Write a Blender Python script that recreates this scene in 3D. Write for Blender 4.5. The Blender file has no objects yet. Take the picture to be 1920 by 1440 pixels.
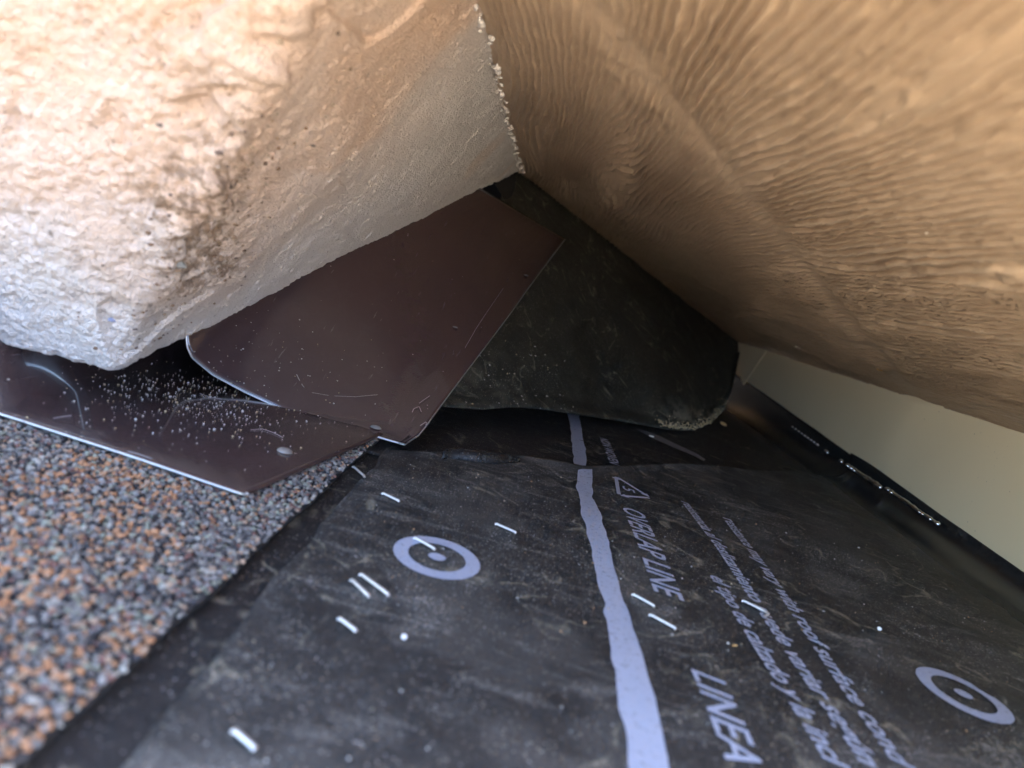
import bpy, math, random
import numpy as np
from mathutils import Vector, Matrix

random.seed(7)
RNG = np.random.default_rng(7)
SC = 0.105                      # one unit of the layout below (camera height above the roof) in metres

# ------------------------------------------------------------------ camera frame
# Roof frame: x across the membrane towards the beige panel, y along the print lines away from the camera, z off the roof.
FPX = 1250.0
nd = np.array([-.268, .95, .16]); nd /= np.linalg.norm(nd)
def cray(u, v): return np.array([(u-960)/FPX, (v-720)/FPX, 1.0])
rr = cray(1028, 545); rr = rr - nd*(rr@nd); rr /= np.linalg.norm(rr)
nu = -nd
uu = np.cross(rr, nu); uu /= np.linalg.norm(uu)
CM = np.stack([uu, rr, nu])     # camera axes (right, down, forward) -> roof frame
CO = np.array([0, 0, 1.0])
def on_z(u, v, z=0.0):
    w = CM@cray(u, v); return CO + w*((z-1)/w[2])
def on_x(u, v, x):
    w = CM@cray(u, v); return CO + w*(x/w[0])
def on_y(u, v, y):
    w = CM@cray(u, v); return CO + w*(y/w[1])
def on_plane(u, v, A, n):
    w = CM@cray(u, v); return CO + w*(n@(A-CO)/(n@w))

# gravity: the roof rises away from the camera and a little to the right
GUP = Vector((.25, -.35, .90)).normalized()
ROT = GUP.rotation_difference(Vector((0, 0, 1))).to_matrix().to_4x4()

scene = bpy.context.scene
col = scene.collection
cam_d = bpy.data.cameras.new("camera")
cam = bpy.data.objects.new("camera", cam_d); col.objects.link(cam)
scene.camera = cam
cam_d.sensor_width = 36; cam_d.lens = 36*FPX/1920
cam_d.clip_start = .005; cam_d.clip_end = 200
R3 = Matrix((CM@np.array([1, 0, 0.]), -(CM@np.array([0, 1., 0])), -(CM@np.array([0, 0, 1.])))).transposed()
cam.matrix_world = ROT @ (Matrix.Translation(Vector(CO*SC)) @ R3.to_4x4())
cam_d.dof.use_dof = True
cam_d.dof.focus_distance = 3.7*SC
cam_d.dof.aperture_fstop = 9.5

# ------------------------------------------------------------------ sky, sun, exposure
SUN_ROOF = Vector((1.0, -.5, 1.25)).normalized()     # towards the sun, in the roof frame
SUN_W = (ROT.to_3x3() @ SUN_ROOF).normalized()
world = bpy.data.worlds.new("World"); scene.world = world; world.use_nodes = True
wn = world.node_tree; wn.nodes.clear()
sky = wn.nodes.new("ShaderNodeTexSky"); sky.sky_type = 'NISHITA'; sky.sun_disc = False
sky.sun_elevation = math.asin(SUN_W.z)
sky.sun_rotation = math.atan2(SUN_W.x, SUN_W.y)
bg = wn.nodes.new("ShaderNodeBackground"); bg.inputs[1].default_value = .07
wo = wn.nodes.new("ShaderNodeOutputWorld")
wn.links.new(sky.outputs[0], bg.inputs[0]); wn.links.new(bg.outputs[0], wo.inputs[0])
sun_d = bpy.data.lights.new("sun", 'SUN'); sun_d.energy = 5.0; sun_d.angle = math.radians(.53)
sun_d.color = (1, .93, .82)
sun = bpy.data.objects.new("sun", sun_d); col.objects.link(sun)
sun.rotation_euler = SUN_W.to_track_quat('Z', 'Y').to_euler()
scene.view_settings.view_transform = 'Standard'; scene.view_settings.look = 'None'
scene.view_settings.gamma = 1; scene.view_settings.use_curve_mapping = False
scene.view_settings.exposure = 4.45
scene.render.engine = 'CYCLES'
scene.cycles.max_bounces = 7; scene.cycles.diffuse_bounces = 5; scene.cycles.glossy_bounces = 3
scene.cycles.use_denoising = True

# ------------------------------------------------------------------ helpers
def _hash(ix, iy, iz, seed):
    h = (ix*374761393 + iy*668265263 + iz*2147483647 + seed*974711) & 0xffffffff
    h = ((h ^ (h >> 13))*1274126177) & 0xffffffff
    h = (h ^ (h >> 16)) & 0xffff
    return h/32767.5 - 1.0
def vnoise(p, seed=0):
    p = np.asarray(p, float); i = np.floor(p).astype(np.int64); f = p-i
    f = f*f*f*(f*(f*6-15)+10)
    o = 0
    for dx in (0, 1):
        wx = f[..., 0] if dx else 1-f[..., 0]
        for dy in (0, 1):
            wy = f[..., 1] if dy else 1-f[..., 1]
            for dz in (0, 1):
                wz = f[..., 2] if dz else 1-f[..., 2]
                o = o + wx*wy*wz*_hash(i[..., 0]+dx, i[..., 1]+dy, i[..., 2]+dz, seed)
    return o
def fbm(p, n=4, seed=0, gain=.5):
    s, a, o = 0, 1.0, np.asarray(p, float)
    for k in range(n):
        s = s + a*vnoise(o, seed+k); a *= gain; o = o*2.03 + 7.1
    return s
def grains(p, seed=0):
    """rounded grains: 1 at a grain's centre, 0 in the gaps"""
    p = np.asarray(p, np.float32); i = np.floor(p).astype(np.int64); best = np.full(p.shape[:-1], 9.0, np.float32)
    for dx in (-1, 0, 1):
        for dy in (-1, 0, 1):
            for dz in (-1, 0, 1):
                a, b, c = i[..., 0]+dx, i[..., 1]+dy, i[..., 2]+dz
                d = 0
                for k, q in enumerate((a, b, c)):
                    d = d+(q+.5+.45*_hash(a, b, c, seed+k*17)-p[..., k])**2
                best = np.minimum(best, d)
    return np.clip(1-best*1.9, 0, 1)
def sstep(a, b, x):
    t = np.clip((x-a)/(b-a), 0, 1); return t*t*(3-2*t)

def put(o, parent=None, loc=None):
    col.objects.link(o)
    if parent is not None: o.parent = parent
    return o
def thing(name, label, cat, loc=(0, 0, 0), group=None):
    o = bpy.data.objects.new(name, None); o.empty_display_size = .02
    col.objects.link(o); o.location = Vector(loc)*SC
    return tag(o, label, cat, group)
def tag(o, label=None, cat=None, group=None, kind=None):
    if label: o['label'] = label
    if cat: o['category'] = cat
    if group: o['group'] = group
    if kind: o['kind'] = kind
    return o
def origin(parent):
    p = Vector((0, 0, 0)); q = parent
    while q is not None:
        p = p + q.location; q = q.parent
    return np.array(p)
def mesh(name, V, F, m, parent=None, smooth=True, attrs=None, base=None):
    """V in layout units (roof frame); F list of polygons or an (n,k) array."""
    V = np.asarray(V, float).reshape(-1, 3)*SC
    off = origin(parent) if parent is not None else (np.array(base)*SC if base is not None else np.zeros(3))
    V = V - off
    me = bpy.data.meshes.new(name)
    if isinstance(F, np.ndarray):
        n, k = F.shape
        me.vertices.add(len(V)); me.vertices.foreach_set('co', V.ravel())
        me.loops.add(n*k); me.loops.foreach_set('vertex_index', F.ravel().astype(np.int32))
        me.polygons.add(n); me.polygons.foreach_set('loop_start', np.arange(0, n*k, k, dtype=np.int32))
        me.update(calc_edges=True)
    else:
        me.from_pydata(V.tolist(), [], F)
    me.validate()
    me.polygons.foreach_set('use_smooth', np.full(len(me.polygons), smooth))
    if attrs:
        for an, av in attrs.items():
            a = me.attributes.new(an, 'FLOAT_COLOR', 'POINT')
            av = np.asarray(av, float)
            if av.ndim == 1: av = np.stack([av]*3, 1)
            a.data.foreach_set('color', np.concatenate([av, np.ones((len(av), 1))], 1).ravel())
    me.materials.append(m)
    o = bpy.data.objects.new(name, me)
    if parent is None and base is not None: o.location = Vector(base)*SC
    return put(o, parent)
def gridF(nr, nc, flip=False):
    i = np.arange(nr*nc).reshape(nr, nc)
    q = np.stack([i[:-1, :-1], i[:-1, 1:], i[1:, 1:], i[1:, :-1]], -1).reshape(-1, 4)
    return q[:, ::-1].copy() if flip else q
def shell(P, th, flip=False):
    """close a grid sheet P (nr,nc,3) into a thin solid along its normals"""
    nr, nc = P.shape[:2]
    du = np.gradient(P, axis=1); dv = np.gradient(P, axis=0)
    N = np.cross(du, dv); N /= np.linalg.norm(N, axis=-1, keepdims=True)+1e-12
    if flip: N = -N
    V = np.concatenate([P.reshape(-1, 3), (P-N*th).reshape(-1, 3)])
    a = gridF(nr, nc, flip); b = gridF(nr, nc, not flip)+nr*nc
    i = np.arange(nr*nc).reshape(nr, nc); n = nr*nc
    ring = np.concatenate([i[0, :], i[1:, -1], i[-1, -2::-1], i[-2:0:-1, 0]])
    r2 = np.roll(ring, -1)
    s = np.stack([ring, ring+n, r2+n, r2], 1)
    if flip: s = s[:, ::-1]
    return V, np.concatenate([a, b, s])
def resample(pts, n):
    pts = np.asarray(pts, float); d = np.r_[0, np.cumsum(np.linalg.norm(np.diff(pts, axis=0), axis=1))]
    t = np.linspace(0, d[-1], n)
    return np.stack([np.interp(t, d, pts[:, k]) for k in range(pts.shape[1])], 1)
def tube(pts, r, seg=7, flat=1.0):
    pts = np.asarray(pts, float); V = []; F = []
    n = len(pts); up = np.array([0, 0, 1.])
    for k in range(n):
        t = pts[min(k+1, n-1)]-pts[max(k-1, 0)]; t /= np.linalg.norm(t)+1e-12
        a = np.cross(t, up) if abs(t@up) < .95 else np.cross(t, [1, 0, 0]); a /= np.linalg.norm(a)
        b = np.cross(a, t)
        for j in range(seg):
            q = 2*math.pi*j/seg
            V.append(pts[k]+r*(math.cos(q)*a+math.sin(q)*b*flat))
    for k in range(n-1):
        for j in range(seg):
            F.append((k*seg+j, k*seg+(j+1) % seg, (k+1)*seg+(j+1) % seg, (k+1)*seg+j))
    F.append(tuple(range(seg))); F.append(tuple((n-1)*seg+j for j in range(seg))[::-1])
    return np.array(V), F

ico = np.array([(0, 0, 1), (.894, 0, .447), (.276, .851, .447), (-.724, .526, .447), (-.724, -.526, .447), (.276, -.851, .447),
                (.724, .526, -.447), (-.276, .851, -.447), (-.894, 0, -.447), (-.276, -.851, -.447), (.724, -.526, -.447), (0, 0, -1)])
icoF = np.array([(0, 1, 2), (0, 2, 3), (0, 3, 4), (0, 4, 5), (0, 5, 1), (1, 6, 2), (2, 7, 3), (3, 8, 4), (4, 9, 5), (5, 10, 1),
                 (6, 7, 2), (7, 8, 3), (8, 9, 4), (9, 10, 5), (10, 6, 1), (11, 7, 6), (11, 8, 7), (11, 9, 8), (11, 10, 9), (11, 6, 10)])

def rocks(cent, r, tint, flatten=.7):
    n = len(cent)
    ang = RNG.uniform(0, 6.283, n); ca, sa = np.cos(ang), np.sin(ang)
    s = RNG.uniform(.7, 1.25, (n, 1, 3))*np.array([1, 1, flatten])
    v = ico[None]*s*(1+.22*RNG.uniform(-1, 1, (n, 12, 1)))
    tilt = RNG.uniform(-.6, .6, n)
    y = v[..., 1]*np.cos(tilt)[:, None]-v[..., 2]*np.sin(tilt)[:, None]; z = v[..., 1]*np.sin(tilt)[:, None]+v[..., 2]*np.cos(tilt)[:, None]
    x = v[..., 0]
    v = np.stack([x*ca[:, None]-y*sa[:, None], x*sa[:, None]+y*ca[:, None], z], -1)
    v = v*np.asarray(r).reshape(-1, 1, 1)+cent[:, None]
    f = (icoF[None]+12*np.arange(n)[:, None, None]).reshape(-1, 3)
    return v.reshape(-1, 3), f, np.repeat(tint, 12, axis=0)

# ------------------------------------------------------------------ materials
class MT:
    def __init__(s, name):
        s.m = bpy.data.materials.new(name); s.m.use_nodes = True
        s.nt = s.m.node_tree; s.nt.nodes.clear()
        s.out = s.n('ShaderNodeOutputMaterial'); s.b = s.n('ShaderNodeBsdfPrincipled')
        s.l(s.b.outputs[0], s.out.inputs[0])
        tc = s.n('ShaderNodeTexCoord'); mp = s.n('ShaderNodeMapping')
        mp.inputs['Scale'].default_value = (1/SC,)*3
        s.l(tc.outputs['Object'], mp.inputs['Vector']); s.co = mp.outputs[0]
    def n(s, t, **kw):
        x = s.nt.nodes.new(t)
        for k, v in kw.items(): setattr(x, k, v)
        return x
    def l(s, a, b): s.nt.links.new(a, b)
    def sv(s, inp, v):
        if isinstance(v, bpy.types.NodeSocket): s.l(v, inp)
        else: inp.default_value = v
    def set(s, **kw):
        for k, v in kw.items():
            s.sv(s.b.inputs[k.replace('_', ' ')], v)
    def scaled(s, sc, rot=(0, 0, 0)):
        m = s.n('ShaderNodeMapping'); m.inputs['Scale'].default_value = sc; m.inputs['Rotation'].default_value = rot
        s.l(s.co, m.inputs['Vector']); return m.outputs[0]
    def noise(s, scale, detail=4, rough=.55, vec=None, dist=0):
        x = s.n('ShaderNodeTexNoise'); x.inputs['Scale'].default_value = scale
        x.inputs['Detail'].default_value = detail; x.inputs['Roughness'].default_value = rough
        x.inputs['Distortion'].default_value = dist
        s.l(vec or s.co, x.inputs['Vector']); return x.outputs['Fac']
    def voro(s, scale, feature='F1', vec=None, out='Distance', rnd=1):
        x = s.n('ShaderNodeTexVoronoi', feature=feature); x.inputs['Scale'].default_value = scale
        x.inputs['Randomness'].default_value = rnd
        s.l(vec or s.co, x.inputs['Vector']); return x.outputs[out]
    def ramp(s, fac, stops):
        x = s.n('ShaderNodeValToRGB'); e = x.color_ramp.elements
        while len(e) < len(stops): e.new(.5)
        for k, (p, c) in enumerate(stops):
            e[k].position = p; e[k].color = (c, c, c, 1) if not hasattr(c, '__len__') else (*c, 1)
        s.l(fac, x.inputs[0]); return x.outputs[0]
    def mix(s, fac, a, b, mode='MIX'):
        x = s.n('ShaderNodeMix', data_type='RGBA', blend_type=mode)
        s.sv(x.inputs[0], fac)
        for i, v in ((6, a), (7, b)):
            s.sv(x.inputs[i], v if isinstance(v, bpy.types.NodeSocket) else (*v, 1))
        return x.outputs[2]
    def math(s, op, a, b=None):
        x = s.n('ShaderNodeMath', operation=op); s.sv(x.inputs[0], a)
        if b is not None: s.sv(x.inputs[1], b)
        return x.outputs[0]
    def attr(s, name):
        x = s.n('ShaderNodeAttribute', attribute_name=name); return x.outputs['Color']
    def sep(s, c):
        x = s.n('ShaderNodeSeparateColor'); s.l(c, x.inputs[0]); return x.outputs
    def bump(s, h, dist, strength=1.0):
        x = s.n('ShaderNodeBump'); x.inputs['Distance'].default_value = dist*SC; x.inputs['Strength'].default_value = strength
        prev = s.b.inputs['Normal'].links
        if prev: s.l(prev[0].from_socket, x.inputs['Normal'])
        s.l(h, x.inputs['Height']); s.l(x.outputs[0], s.b.inputs['Normal'])

def plain(name, c, rough=.5, metal=0, var=.15, scale=12):
    t = MT(name); f = t.noise(scale, 3)
    t.set(Base_Color=t.mix(f, [x*(1-var) for x in c], [min(1, x*(1+var)) for x in c]), Roughness=rough, Metallic=metal)
    return t.m

# stucco: lime-white finish, tan high on the end face and in blotches, dirt sitting in the pits
t = MT('stucco')
tones = t.sep(t.attr('stucco_tone'))
f1 = t.noise(5, 5, .6); f2 = t.noise(1.6, 4, .6)
base = t.mix(f1, (.60, .555, .505), (.70, .665, .62))
base = t.mix(t.math('MULTIPLY', tones[2], .7), base, (.72, .71, .68))
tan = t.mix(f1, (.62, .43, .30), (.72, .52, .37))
c = t.mix(t.math('MULTIPLY', tones[0], t.ramp(f2, [(.30, .55), (.62, 1.0)])), base, tan)
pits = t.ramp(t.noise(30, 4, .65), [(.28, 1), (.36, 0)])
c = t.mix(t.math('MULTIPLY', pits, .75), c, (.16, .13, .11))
dirt = t.math('MULTIPLY', tones[1], t.ramp(t.noise(20, 5, .7), [(.44, 0), (.56, 1)]))
c = t.mix(t.math('MULTIPLY', dirt, .85), c, (.20, .135, .085))
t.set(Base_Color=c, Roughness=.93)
t.b.inputs['Specular IOR Level'].default_value = .25
t.bump(t.noise(90, 4, .65), .016, .9)
t.bump(t.voro(120), .007, .7)
M_STUCCO = t.m

# embossed siding board, tan paint
t = MT('board_paint')
f = t.noise(1.2, 4); g = t.noise(14, 4, .6, vec=t.scaled((1, .22, 1)))
c = t.mix(f, (.46, .335, .215), (.52, .39, .26))
c = t.mix(t.ramp(g, [(.35, 0), (.75, .35)]), c, (.30, .215, .14))
sp = t.ramp(t.noise(55, 3, .6), [(.66, 0), (.72, .7)])
c = t.mix(sp, c, (.56, .42, .27))
t.set(Base_Color=c, Roughness=t.math('ADD', t.math('MULTIPLY', g, .2), .27))
t.bump(t.noise(70, 5, .65, vec=t.scaled((1, .3, 1))), .010, .8)
t.bump(t.noise(160, 3, .6), .003, .6)
M_BOARD = t.m

# black underlayment: non-woven face, dusty scuffs, specks of light grit; the clean bend is glossy
def membrane(name, dark, dusty, amt, crease=1.0):
    t = MT(name)
    a = t.sep(t.attr('wear'))
    clean = t.math('SUBTRACT', 1.0, a[1])
    cl = t.noise(2.2, 5, .65, dist=.8)
    cl2 = t.noise(9, 4, .65, dist=.4)
    st = t.noise(5.0, 5, .7, vec=t.scaled((.35, 1.5, 1), (0, 0, .5)), dist=1.2)
    fine = t.noise(120, 3, .7)
    blot = t.math('MULTIPLY', t.ramp(cl, [(.40, .12), (.70, 1)]), t.ramp(cl2, [(.36, .15), (.66, 1)]))
    speck = t.math('MULTIPLY', t.ramp(fine, [(.50, .10), (.66, 1)]), blot)
    scuff = t.math('MULTIPLY', t.ramp(st, [(.54, 0), (.72, 1)]), t.ramp(fine, [(.42, .1), (.62, 1)]))
    # thin dusty creases where the sheet was folded
    ln = t.math('ABSOLUTE', t.math('SUBTRACT', t.noise(1.5, 3, .6, dist=.5), .5))
    line = t.math('MULTIPLY', t.ramp(ln, [(.0, 1), (.014, 0)]), t.math('MULTIPLY', t.ramp(cl2, [(.44, 0), (.60, 1)]), t.ramp(fine, [(.35, .3), (.6, 1)])))
    d = t.math('ADD', t.math('MULTIPLY', speck, .75), t.math('MULTIPLY', scuff, .55))
    d = t.math('ADD', t.math('MULTIPLY', d, amt), a[0])
    d = t.math('MINIMUM', t.math('MULTIPLY', d, clean), 1.0)
    c = t.mix(t.noise(26, 4), [x*.7 for x in dark], [x*1.4 for x in dark])
    c = t.mix(d, c, dusty)
    c = t.mix(t.math('MULTIPLY', t.math('MULTIPLY', line, clean), .75*crease), c, (.38, .35, .26))
    def dots(scale, r, thr):
        vc = t.n('ShaderNodeTexVoronoi'); vc.inputs['Scale'].default_value = scale
        t.l(t.co, vc.inputs['Vector']); cc = t.sep(vc.outputs['Color'])
        q = t.math('MULTIPLY', t.ramp(vc.outputs['Distance'], [(r, 1), (r*1.6, 0)]), t.math('GREATER_THAN', cc[0], thr))
        return t.math('MULTIPLY', q, clean), t.mix(cc[1], (.50, .50, .52), (.44, .37, .25))
    for (sc_, r_, th_) in ((34, .09, .74), (75, .16, .52)):
        q, qc = dots(sc_, r_, th_)
        c = t.mix(t.math('MULTIPLY', q, t.ramp(cl, [(.35, .25), (.62, .85)])), c, qc)
    t.set(Base_Color=c)
    ro = t.math('ADD', t.math('MULTIPLY', t.noise(18, 3), .25), .40)
    x = t.n('ShaderNodeMix', data_type='FLOAT'); t.l(a[1], x.inputs[0]); t.l(ro, x.inputs[2]); x.inputs[3].default_value = .10
    t.l(x.outputs[0], t.b.inputs['Roughness'])
    keep_ = t.math('SUBTRACT', 1.0, t.math('MULTIPLY', a[1], .97))
    t.bump(t.math('MULTIPLY', fine, keep_), .014, .7)
    t.bump(t.math('MULTIPLY', st, keep_), .02, .35)
    return t.m
M_MEM = membrane('membrane_dusty', (.021, .020, .020), (.30, .29, .27), 1.45)
M_MEM2 = membrane('membrane_clean', (.015, .0145, .015), (.20, .19, .18), .55)
M_FLAP = membrane('membrane_flap', (.022, .023, .017), (.23, .22, .165), .62)

# brown coil metal
t = MT('brown_metal')
c = t.mix(t.noise(2, 3), (.062, .038, .038), (.070, .044, .043))
du = t.ramp(t.noise(9, 6, .7, dist=.5), [(.48, 0), (.8, .5)])
sc = t.ramp(t.noise(7, 5, .6, vec=t.scaled((6, .5, 1), (0, 0, .9))), [(.66, 0), (.70, 1)])
c = t.mix(t.math('MULTIPLY', du, .08), c, (.30, .27, .26))
c = t.mix(t.math('MULTIPLY', sc, .22), c, (.40, .36, .36))
vv = t.voro(20); c2 = t.n('ShaderNodeTexVoronoi'); c2.inputs['Scale'].default_value = 20; t.l(t.co, c2.inputs['Vector'])
sp = t.math('MULTIPLY', t.ramp(vv, [(.05, 1), (.10, 0)]), t.math('GREATER_THAN', t.sep(c2.outputs['Color'])[0], .80))
c = t.mix(t.math('MULTIPLY', sp, .8), c, (.48, .44, .42))
t.set(Base_Color=c, Roughness=t.math('ADD', t.math('MULTIPLY', du, .15), .20))
t.bump(t.noise(1.4, 2), .03, .35)
t.bump(t.noise(90, 3), .0015, .5)
t.b.inputs['IOR'].default_value = 1.6; t.b.inputs['Coat Weight'].default_value = 1; t.b.inputs['Coat Roughness'].default_value = .07
M_BROWN = t.m
M_EDGE = plain('bare_cut_edge', (.62, .62, .62), .3, .8)

t = MT('beige_panel_paint')
c = t.mix(t.noise(1.1, 3), (.78, .66, .43), (.82, .70, .47))
sp = t.ramp(t.noise(42, 2, .5), [(.735, 0), (.76, .6)])
c = t.mix(sp, c, (.18, .15, .10))
t.set(Base_Color=c, Roughness=.36)
t.bump(t.noise(.9, 2), .06, .4)
M_BEIGE = t.m

t = MT('asphalt_mat'); vo = t.n('ShaderNodeTexVoronoi'); vo.inputs['Scale'].default_value = 70; t.l(t.co, vo.inputs['Vector'])
cs = t.sep(vo.outputs['Color'])
c = t.ramp(cs[0], [(0, (.16, .13, .11)), (.4, (.38, .33, .27)), (.75, (.52, .38, .25)), (1, (.58, .55, .50))])
t.set(Base_Color=c, Roughness=.9); t.bump(t.math('SUBTRACT', 1.0, vo.outputs['Distance']), .02, 1)
M_ROOF = t.m
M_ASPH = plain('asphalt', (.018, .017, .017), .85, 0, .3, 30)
t = MT('granule'); t.set(Base_Color=t.attr('tint'), Roughness=.75); M_GRAN = t.m

t = MT('white_print')
f = t.noise(60, 4, .7); g = t.noise(4, 4, .6)
wearf = t.math('MULTIPLY', t.ramp(f, [(.30, 1), (.44, 0)]), t.ramp(g, [(.35, .25), (.65, .9)]))
c = t.mix(wearf, t.mix(g, (.34, .38, .50), (.44, .48, .60)), (.09, .09, .10))
t.set(Base_Color=c, Roughness=.6); t.bump(t.noise(110, 4, .7), .008, .5)
M_PRINT = t.m
M_STEEL = plain('zinc_wire', (.80, .80, .79), .38, .7)
M_CHIP = plain('wood_chip_fibre', (.62, .38, .14), .7, 0, .3, 40)
M_CHIPW = plain('pale_chip', (.75, .68, .55), .7, 0, .2, 40)
M_CAULK = plain('white_caulk', (.66, .66, .64), .5)
M_BEAD = plain('white_foam', (.8, .8, .8), .6)
M_DAB = plain('clear_sealant', (.20, .18, .16), .12)

# ------------------------------------------------------------------ key planes (roof frame)
LC = on_z(770, 835, .03)
P = on_y(978, 322, 6.5)                 # where stucco, board and rear membrane meet
KX = 3.05
Q = on_x(1385, 640, KX)                 # where board, beige panel and rear membrane meet
nB = np.cross(P-LC, Q-LC); nB /= np.linalg.norm(nB)
if nB[2] < 0: nB = -nB
if nB@(CO-LC) < 0: nB = -nB
C0 = on_z(210, 700, .2)                 # lower outside corner of the stucco
WSL = (Q[2]-P[2])/(Q[0]-P[0])           # board: z as a function of x
WY0 = -.1                               # the board stops here, just behind the camera
def wz(x): return P[2]+WSL*(x-P[0])

# ------------------------------------------------------------------ roof deck
x0, x1, y0, y1 = -26, 26, -60, 24
deck = mesh('roof_deck', [(x0, y0, -.02), (x1, y0, -.02), (x1, y1, -.02), (x0, y1, -.02),
                          (x0, y0, -.3), (x1, y0, -.3), (x1, y1, -.3), (x0, y1, -.3)],
            [(0, 1, 2, 3), (7, 6, 5, 4), (0, 4, 5, 1), (1, 5, 6, 2), (2, 6, 7, 3), (3, 7, 4, 0)], M_ROOF, smooth=False)
tag(deck, 'granulated roof slope under the membrane', 'roof', kind='structure')

# ------------------------------------------------------------------ stucco wall end
eC = on_plane(560, 0, P, np.cross([0, 1, 0], P-C0))-C0          # the outside corner leans up along this
eC = eC/np.linalg.norm(eC)
endx = np.concatenate([np.linspace(-7, -2.7, 12), np.linspace(-2.65, C0[0], 220)[0:]])
bot_pts = [np.array([x, C0[1]+.03*(C0[0]-x)*0, C0[2]+.0]) for x in endx]
ns = 640
for k in range(1, ns+1):
    bot_pts.append(C0+(P-C0)*(k/ns)*1.015)
bot = np.array(bot_pts)
L_end = 2.3
topS = np.array([P[0], 0, P[2]])
top = []
for k, b in enumerate(bot):
    if k < len(endx): top.append(b+eC*L_end)
    else:
        s = (k-len(endx)+1)/ns
        Tc = C0+eC*L_end
        up_end = np.array([P[0]+.12, P[1]*1.01, P[2]+.18])
        top.append(Tc*(1-s)+up_end*s)
top = np.array(top)
def smooth(a, w):
    k = np.exp(-.5*(np.arange(-3*w, 3*w+1)/w)**2); k /= k.sum()
    o = a.copy()
    for d in range(3):
        o[:, d] = np.convolve(np.pad(a[:, d], 3*w, mode='edge'), k, mode='valid')
    return o
nE = len(endx)
sl = slice(nE-60, nE+60)
for arr in (bot, top):
    sm = smooth(arr[nE-90:nE+90], 4); arr[sl] = sm[30:150]
nrow = 380
bb = np.linspace(0, 1, nrow)**1.15
Pg = bot[None]*(1-bb[:, None, None])+top[None]*bb[:, None, None]
du = np.gradient(Pg, axis=1); dv = np.gradient(Pg, axis=0)
N = np.cross(du, dv); N /= np.linalg.norm(N, axis=-1, keepdims=True)+1e-12
if (N[100, nE+100]@(CO-Pg[100, nE+100])) < 0: N = -N
# near-surface relief
end_w = 1-sstep(nE-6, nE+260, np.arange(Pg.shape[1]))[None, :]
up_w = bb[:, None]
p3 = Pg
coarse = fbm(p3*26, 3, 11)
lump = fbm(p3*9, 3, 21)
big = fbm(p3*2.6, 3, 31)
e2 = 1-sstep(nE-14, nE+40, np.arange(Pg.shape[1]))[None, :]
m_end = np.arange(Pg.shape[1]) < nE+60
pop = np.zeros(Pg.shape[:2]); pop[:, m_end] = grains(p3[:, m_end]*33, 13)*(.55+.45*vnoise(p3[:, m_end]*12, 14))          # popcorn finish on the end face
sand = grains(p3*47, 15)*np.clip(.45+.75*vnoise(p3*15, 16), 0, 1.2)*(1-.75*sstep(nE+150, nE+560, np.arange(Pg.shape[1])))[None]                             # finer sand float on the side face
rel = .017*pop*e2-.030*np.clip(fbm(p3*13, 2, 17)-.38, 0, .6)*(.4+.6*e2)+(.0085+.004*end_w)*sand*(1-.6*e2)*(.35+.65*sstep(-.3, .4, lump))+.0020*coarse+.018*big*(.35+.65*end_w)
# a thick trowelled patch on the end face and a torn skin along the corner
patch = sstep(-.02, .02, fbm(p3*1.9+3.3, 2, 41)-.10)
rel = rel+.022*patch*end_w
jj = np.arange(Pg.shape[1])[None, :]
ledge = 1-sstep(-7, 5, jj-(nE+10+34*fbm(np.stack([bb*7, bb*0, bb*0], -1), 4, 53)[:, None]))
rel = rel+.036*ledge*sstep(.16, .34, up_w)
tear = np.exp(-((jj-(nE+40*fbm(np.stack([bb*6, bb*0, bb*0], -1), 3, 51)[:, None]))/30.)**2)
rel = rel-.030*tear*np.clip(fbm(p3*14, 3, 61)+.35, 0, 1)*sstep(.12, .3, up_w)
# rounded, ragged lower lip
dist = np.linalg.norm(Pg-bot[None], axis=-1)
lipw = .055
rel = rel-.05*np.clip(1-dist/lipw, 0, 1)**2
V1 = Pg+N*rel[..., None]
down = bot-top; down /= np.linalg.norm(down, axis=1, keepdims=True)
rag = (.014*fbm(bot*7, 4, 71, .6)+.012*fbm(bot*22, 3, 75))
rag[:nE] *= .5
V1 = V1+(down*rag[:, None])[None]*np.clip(1-dist/.12, 0, 1)[..., None]
# inner end edge against the board is broken too
ej = sstep(Pg.shape[1]-30, Pg.shape[1]-1, jj)
# underside rows going back into the wall
under = []
for k in range(1, 9):
    q = k/8
    under.append(V1[0]-N[0]*(.03*math.sin(q*1.57)+.30*q*q)[..., None] if False else V1[0]-N[0]*(.02*q+.28*q*q)+down*(.012*math.sin(q*3.1)))
G = np.concatenate([np.array(under)[::-1], V1], 0)
upx = np.concatenate([np.zeros((8, 1)), up_w], 0)
stucco_tone = np.clip(np.concatenate([np.zeros((8, Pg.shape[1])), end_w*sstep(.10, .55, up_w+.10*fbm(p3*1.5, 3, 81))], 0)
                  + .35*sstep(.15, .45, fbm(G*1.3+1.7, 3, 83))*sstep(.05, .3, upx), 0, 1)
dirtw = np.concatenate([np.zeros((8, Pg.shape[1])), np.clip(tear*1.4, 0, 1)*sstep(.12, .25, up_w)*(1-.75*sstep(.42, .6, up_w))], 0)
lipg = np.concatenate([np.full((8, Pg.shape[1]), .9), np.clip(1.15-dist/(.04+.07*sstep(nE+200, nE+520, jj)+.03*fbm(p3*5, 2, 87)), 0, 1)*sstep(nE+60, nE+400, jj)], 0)
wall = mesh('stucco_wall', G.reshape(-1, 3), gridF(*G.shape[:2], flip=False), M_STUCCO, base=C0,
            attrs={'stucco_tone': np.stack([stucco_tone.ravel(), np.clip(dirtw, 0, 1).ravel(), lipg.ravel()], 1)})
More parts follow.
